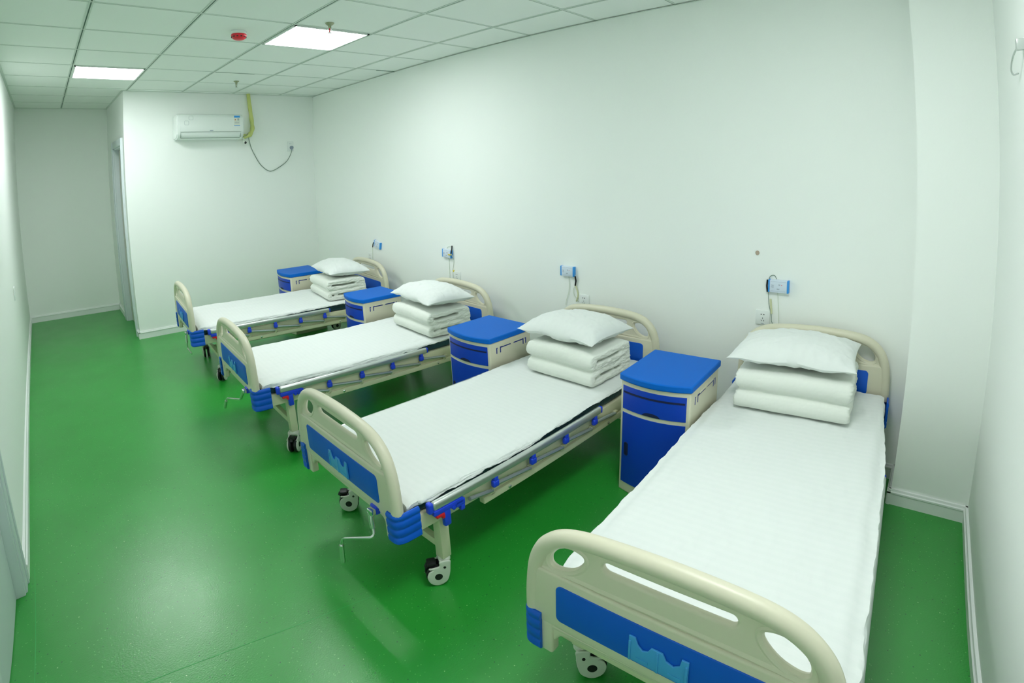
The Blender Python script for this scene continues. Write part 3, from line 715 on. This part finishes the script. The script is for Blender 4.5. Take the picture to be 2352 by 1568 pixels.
# mattress and sheet
def mattress_mesh(seed):
    bm = NB(); box(bm, .050, BL - .050, -.381, .381, .4245, .4935, .018, 3)
    bmesh.ops.subdivide_edges(bm, edges=[e_ for e_ in bm.edges if e_.calc_length() > .3], cuts=24, use_grid_fill=True)
    for v in bm.verts:
        if abs(v.co.y) > .36: v.co.y += math.copysign(.003, v.co.y) * fbm(v.co.x * 9 + seed, v.co.z * 20, seed)
    return bm
def sheet_mesh(seed, drop, flare=0):
    """drop(x, side) = how far the hem hangs below the top"""
    nx, ny = 210, 84; side = 9
    bm = NB(); top = .5045; hw = .390; rows = []
    x0, x1 = .046, BL - .046
    for i in range(nx + 1):
        x = x0 + (x1 - x0) * i / nx; row = []
        prof = []
        for s in (-1,):
            d = drop(x, -1)
            for q in range(side): prof.append((-1, 1 - q / side, d))
        for j in range(ny + 1): prof.append((0, -1 + 2 * j / ny, 0))
        d2 = drop(x, 1)
        for q in range(1, side + 1): prof.append((1, q / side, d2))
        for kind, t, d in prof:
            big = fbm(x * 2.3 + seed * 3, t * 1.5, seed) if kind == 0 else fbm(x * 2.3 + seed * 3, kind * 1.5, seed)
            if kind == 0:
                y = t * hw; z = top + .004 * big
                z += .0034 * fbm(x * 5 + seed, y * 9, seed * 2.0) + .0016 * fbm(x * 22, y * 20 + seed, 4)
                z += .0012 * math.sin(x * 38 + 5 * fbm(x * 2, y * 2, seed)) * max(0, fbm(x * 1.2, y * 3, seed + 9) + .1)
                edge = max(0, abs(t) - .93) / .07; z -= .010 * edge ** 2
                y += math.copysign(.004, t) * edge
                er = max(0, (x0 + .03 - x) / .03); z -= .010 * er ** 2
                xx = x
            else:
                fold = .009 * fbm(x * 7 + seed, t * 2, kind * 5 + seed) * (0.3 + t) + .0022 * math.sin(x * 47 + 9 * fbm(x * 2.5, seed, 1)) * t
                y = kind * min(hw + .004 + .006 * math.sin(min(t * 1.6, 1) * PI / 2) + fold, .4035 if .10 < x < BL - .10 else .392); z = top - .010 + .004 * big - d * t
                if flare:
                    fl = min(1, max(0, (1.75 - x) / .5)) * min(1, max(0, (x - .10) / .12)) * min(1, t * 3)
                    y += kind * flare * fl; z += .010 * fl * min(1, t * 4)
                z += .003 * fbm(x * 16, t * 4, seed); xx = x + .004 * fbm(x * 8, t * 5, seed + 3)
            row.append(bm.verts.new((xx, y, z)))
        rows.append(row)
    for i in range(nx):
        for j in range(len(rows[0]) - 1): bm.faces.new((rows[i][j], rows[i][j + 1], rows[i + 1][j + 1], rows[i + 1][j]))
    # foot and head hems turned down
    for end, dx in ((0, -.006), (nx, .006)):
        lo = []
        for v in rows[end]: lo.append(bm.verts.new((v.co.x + dx, v.co.y, max(v.co.z - .030, min(v.co.z - .002, .445)))))
        for j in range(len(lo) - 1): bm.faces.new((rows[end][j], rows[end][j + 1], lo[j + 1], lo[j]))
    return bm
def dropf(seed, foot, head, x_change):
    def f(x, s):
        t = 1 / (1 + math.exp(-(x - x_change) * 9)); d = foot * (1 - t) + head * t
        return max(.006, d * (1 + .18 * fbm(x * 3 + seed, s * 4, seed)) + .005 * fbm(x * 14, s, seed + 2))
    return f
DROP = {1: dropf(1, .046, .044, 1.0), 3: dropf(3, .022, .006, .85), 2: dropf(2, .026, .012, 1.2), 4: dropf(4, .026, .008, .95)}
ORD = {1: 'foremost', 3: 'second', 2: 'third', 4: 'farthest'}
for k in ids:
    o = obj('mattress', mattress_mesh(k), M['mattress']); put(o, k)
    tag(o, {1: 'dark mattress hidden under the white sheet of the foremost bed', 3: 'dark green mattress showing below the sheet on the second bed from the front',
            2: 'dark green mattress showing below the sheet on the third bed from the front', 4: 'dark green mattress showing below the sheet on the farthest bed'}[k], 'mattress', 'dark mattresses on the beds')
    o = obj('bed_sheet', sheet_mesh(k * 1.7, DROP[k], .026 if k == 1 else 0), M['sheet']); put(o, k)
    md = o.modifiers.new('thick', 'SOLIDIFY'); md.thickness = .0018; md.offset = 1
    tag(o, 'wrinkled white sheet spread over the %s bed%s' % (ORD[k], '' if k in (1, 4) else ' from the front'), 'sheet', 'white sheets on the beds')

# folded quilts: a cross-section with a front gap and inner folds, run across the bed
def bake(o):
    dg = bpy.context.evaluated_depsgraph_get(); dg.update()
    me = bpy.data.meshes.new_from_object(o.evaluated_get(dg)); me.name = o.name
    old = o.data; o.modifiers.clear(); o.data = me; bpy.data.meshes.remove(old)
def quilt_mesh(seed, depth, width, h1, h2):
    """x from 0 (front) to depth, z from 0; two lobes open to the front"""
    r1 = h1 / 2; ztop = h1 + h2; g = .004
    out = []
    def arc(cx, cz, rr, a0, a1, n=7, sx=1.0):
        for i in range(n + 1):
            a = math.radians(a0 + (a1 - a0) * i / n); out.append((cx + rr * sx * math.cos(a), cz + rr * math.sin(a)))
    out += [(depth - .035, 0), (depth - .010, .012), (depth, .040), (depth + .002, ztop * .5), (depth - .002, ztop - .035), (depth - .014, ztop - .010), (depth - .04, ztop)]
    arc(.034, h1 + g + (h2 - g) / 2, (h2 - g) / 2, 90, 270, sx=.85)
    out += [(.12, h1 + g), (depth * .80, h1 + g), (depth * .80 + .004, h1), (depth * .80, h1 - g), (.12, h1 - g)]
    arc(.036, (h1 - g) / 2, (h1 - g) / 2, 90, 270, sx=.85)
    def slit(x0, x1, z, t, bend=0): return [(x0, z - t * .4), (x0 + .02, z - t / 2 + bend * .3), ((x0 + x1) / 2, z - t / 2 + bend), (x1, z - t / 2), (x1 + .006, z), (x1, z + t / 2), ((x0 + x1) / 2, z + t / 2 + bend), (x0 + .02, z + t / 2 + bend * .3), (x0, z + t * .4)]
    holes = [slit(.045, depth * .74, h1 / 2, .015, .004), slit(.05, depth * .72, h1 + h2 * .5, .015, -.004)]
    bm = slab_mesh([out] + holes, width, .014, x0=0, res=3, perm='xz')
    o = obj('quilt', bm, M['quilt'], smooth=False)
    rm = o.modifiers.new('r', 'REMESH'); rm.mode = 'VOXEL'; rm.voxel_size = .006; rm.use_smooth_shade = True
    sm = o.modifiers.new('s', 'SMOOTH'); sm.factor = .5; sm.iterations = 4
    sb = o.modifiers.new('u', 'SUBSURF'); sb.levels = 1
    bake(o)
    me = o.data; NRM = [v.normal.copy() for v in me.vertices]
    for v in me.vertices:
        x, y, z = v.co; e_ = abs(y) / (width / 2)
        lump = .0065 * fbm(x * 4 + seed, y * 4, z * 7, 2) + .0009 * fbm(x * 16 + seed, y * 16, z * 24)
        nrm = NRM[v.index]
        v.co += nrm * lump * (0.4 if z < .015 else 1)
        if e_ > .82:       # gathers in the cloth at the ends
            v.co.y += math.copysign(1, y) * (.006 * fbm(x * 12 + seed, z * 40, seed) + .0025 * fbm(x * 28, z * 80, seed + 1)) * (e_ - .82) / .18
        v.co.z += .010 * fbm(x * 2.2 + seed * 2, y * 2.5, 5) * (z / ztop) - .004 * (e_ ** 3) * (z / ztop)
        if v.co.z < .001: v.co.z = .001
    me.polygons.foreach_set('use_smooth', [True] * len(me.polygons)); me.update()
    return o
def pillow_mesh(seed, L, Wd, Hh, sagx=0, sagy=0):
    """L along y, Wd along x"""
    n = 76; bm = NB(); grids = []
    for sgn in (1, -1):
        g = []
        for i in range(n + 1):
            row = []
            for j in range(n + 1):
                a, b = -1 + 2 * i / n, -1 + 2 * j / n
                pinch = 1 - .055 * (1 - abs(a) ** 2.5) * (abs(b) ** 4)      # edges drawn in, corners stand out
                pinch2 = 1 - .055 * (1 - abs(b) ** 2.5) * (abs(a) ** 4)
                x, y = a * Wd / 2 * pinch2, b * L / 2 * pinch
                fa = max(0, 1 - abs(a) ** 2.6); fb = max(0, 1 - abs(b) ** 2.8)
                hgt = Hh / 2 * (fa * fb) ** .62
                z = sgn * hgt * (1.15 if sgn > 0 else .85)
                rad = max(abs(a), abs(b))
                wr = .0065 * fbm(x * 8 + seed, y * 8, sgn * 3 + seed) + .0030 * fbm(x * 24, y * 24 + seed, sgn)
                # puckers running in from the seams
                wr += .0035 * math.sin(b * 22 + 3 * fbm(b * 3, seed, 1)) * max(0, abs(a) - .55) * 2 * fb + .0035 * math.sin(a * 18 + 3 * fbm(a * 3, seed, 2)) * max(0, abs(b) - .55) * 2 * fa
                z += wr * min(1, (1 - rad) * 12) + .006 * (abs(a) ** 3) * math.sin(b * 7 + seed) - sagx * max(0, -a - .2) ** 2 - sagy * (b ** 2) 
                row.append((x, y, z))
            g.append(row)
        grids.append(g)
    T_, B_ = grids; tv = [[bm.verts.new(p) for p in r_] for r_ in T_]
    bv = [[tv[i][j] if i in (0, n) or j in (0, n) else bm.verts.new(B_[i][j]) for j in range(n + 1)] for i in range(n + 1)]
    for i in range(n):
        for j in range(n):
            bm.faces.new((tv[i][j], tv[i + 1][j], tv[i + 1][j + 1], tv[i][j + 1]))
            try: bm.faces.new((bv[i][j], bv[i][j + 1], bv[i + 1][j + 1], bv[i + 1][j]))
            except ValueError: pass
    return bm
QP = {  # x front, y centre, depth, width, rot ; pillow x, y, rot, tilt
    1: dict(x=1.475, y=.022, d=.40, w=.545, a=.0, px=1.705, py=.045, pa=.02, L=.61, Wd=.45),
    3: dict(x=1.375, y=-.055, d=.40, w=.50, a=-.02, px=1.615, py=-.01, pa=-.02, L=.57, Wd=.44),
    2: dict(x=1.365, y=-.105, d=.40, w=.53, a=-.03, px=1.60, py=-.09, pa=-.05, L=.58, Wd=.44),
    4: dict(x=1.34, y=-.06, d=.42, w=.52, a=-.05, px=1.60, py=-.05, pa=-.06, L=.58, Wd=.44)}
for k in ids:
    q = QP[k]; ql = .5125
    o = quilt_mesh(k * 2.3, q['d'], q['w'], .098, .096)
    put(o, k, (q['x'], q['y'], ql)); o.rotation_euler[2] += q['a']
    tag(o, 'white quilt folded into two thick layers on the %s bed%s' % (ORD[k], '' if k in (1, 4) else ' from the front'), 'quilt', 'folded white quilts')
    o = obj('pillow', pillow_mesh(k * 1.9, q['L'], q['Wd'], (.13 if k == 1 else .148), sagx=.020, sagy=.010), M['pillow'])
    put(o, k, (q['px'], q['py'], ql + .196 + (.066 if k == 1 else .078 if k == 2 else .072))); o.rotation_euler = (0, .05, o.rotation_euler[2] + q['pa'])
    tag(o, 'plump white pillow on top of the folded quilt of the %s bed%s' % (ORD[k], '' if k in (1, 4) else ' from the front'), 'pillow', 'white pillows')

# ------------------------------------------------------------------ bedside cabinets (origin: front-centre on the floor, x back to the wall)
def make_cabinet():
    root = empty('bedside_cabinet', loc=(0, 0, 0)); hw_, D, Hc = .198, .375, .69
    def bow(y, amt=.035): return -amt * (1 - (y / hw_) ** 2)
    def bowed(bm, x_in, x_bk, y0, y1, z0, z1, amt=.035, n=12, mi=0, base=0.0):
        F_, B_ = [], []
        for i in range(n + 1):
            y = y0 + (y1 - y0) * i / n; xf = base + bow(y, amt)
            F_.append((bm.verts.new((xf, y, z0)), bm.verts.new((xf, y, z1)))); B_.append((bm.verts.new((x_bk if x_bk is not None else xf + x_in, y, z0)), bm.verts.new((x_bk if x_bk is not None else xf + x_in, y, z1))))
        fs = []
        for i in range(n):
            for q in ((F_[i][0], F_[i + 1][0], F_[i + 1][1], F_[i][1]), (B_[i][0], B_[i][1], B_[i + 1][1], B_[i + 1][0]), (F_[i][1], F_[i + 1][1], B_[i + 1][1], B_[i][1]), (F_[i][0], B_[i][0], B_[i + 1][0], F_[i + 1][0])): fs.append(bm.faces.new(q))
        for i in (0, n): fs.append(bm.faces.new((F_[i][0], F_[i][1], B_[i][1], B_[i][0])))
        for q in fs: q.material_index = mi
        return fs
    bm = NB(); bowed(bm, 0, D, -hw_, hw_, .0, Hc - .036)
    body = obj('cabinet_body', bm, M['cream'], root)
    md = body.modifiers.new('b', 'BEVEL'); md.width = .006; md.segments = 2; md.limit_method = 'ANGLE'
    bm = NB(); bowed(bm, 0, D + .012, -hw_ - .008, hw_ + .008, Hc - .036, Hc, amt=.04, base=-.008); tp = obj('cabinet_top', bm, M['topblue'], root)
    md = tp.modifiers.new('b', 'BEVEL'); md.width = .007; md.segments = 3; md.limit_method = 'ANGLE'
    bm = NB(); bowed(bm, .012, None, -hw_ + .018, hw_ - .018, .500, .630, base=-.003); dr = obj('drawer', bm, M['drawerblue'], root)
    bm = NB(); bowed(bm, .004, None, -hw_ + .024, hw_ - .024, .591, .601, base=-.0045); obj('grip_groove', bm, M['slotmark'], dr)
    bm = NB()   # scoop at the drawer's lower edge
    n = 12; lo_, hi_ = [], []
    for i in range(n + 1):
        t = -1 + 2 * i / n; y = t * .052; lo_.append(bm.verts.new((bow(y) - .0042, y, .5005))); hi_.append(bm.verts.new((bow(y) - .0042, y, .5015 + .019 * max(0, 1 - t * t) ** .6)))
    for i in range(n): bm.faces.new((lo_[i], lo_[i + 1], hi_[i + 1], hi_[i]))
    obj('finger_scoop', bm, M['slotmark'], dr)
    bm = NB(); bowed(bm, .012, None, -hw_ + .018, hw_ - .018, .060, .478, base=-.003); do = obj('cabinet_door', bm, M['drawerblue'], root)
    bm = NB(); lp = [(bow(.148 + p[0]) - .004, .148 + p[0], .27 + p[1]) for p in rrect(-.011, .011, -.038, .038, .010, 5)]
    tube(bm, lp, .0025, 6, closed=True); fvs = [bm.verts.new((a - .0002, b, c)) for a, b, c in lp]; bm.faces.new(fvs); obj('door_handle', bm, M['slotmark'], do)
    for s in (-1, 1):   # fold-out rack moulded in each side
        bm = NB(); y = s * (hw_ + .0008)
        def B(x0, x1, z0, z1): box(bm, x0, x1, min(y, y - s * .0025), max(y, y - s * .0025), z0, z1)
        B(.085, .305, .604, .6135); B(.085, .093, .572, .610); B(.297, .305, .572, .610)
        rk = obj('towel_rack', bm, M['darkblue'], root)
        bm = NB(); B(.052, .060, .572, .612); B(.060, .066, .606, .612); obj('rack_notch', bm, M['darkblue'], root)
        bm = NB(); B(.322, .330, .572, .612); B(.316, .322, .606, .612); obj('rack_notch', bm, M['darkblue'], root)
        bm = NB(); box(bm, .105, .290, min(y - s * .002, y + s * .004), max(y - s * .002, y + s * .004), .6135, .619, .001)
        lathe(bm, [(.016, -.002), (.016, .002)], (.195, y, .618), axis='y', n=16); obj('rack_bar', bm, M['cream'], rk)
    return root
CABS = [((1.945, -2.035), .03, (1, .95, .985), 'blue-topped bedside cabinet between the foremost bed and the second'), ((1.975, -.700), .0, (1, .97, .965), 'blue-topped bedside cabinet between the second bed and the third'),
        ((2.01, .768), -.02, (1, .84, .955), 'blue-topped bedside cabinet between the third bed and the farthest'), ((2.02, 2.285), -.02, (1, .97, .955), 'blue-topped bedside cabinet beyond the farthest bed, partly hidden')]
pc = make_cabinet(); cabs = [pc] + [copy_tree(pc) for _ in range(3)]
for c, ((x, y), a, sc3, lb) in zip(cabs, CABS):
    c.location = (x, y, 0); c.rotation_euler = (0, 0, a); c.scale = sc3; tag(c, lb, 'cabinet', 'bedside cabinets')
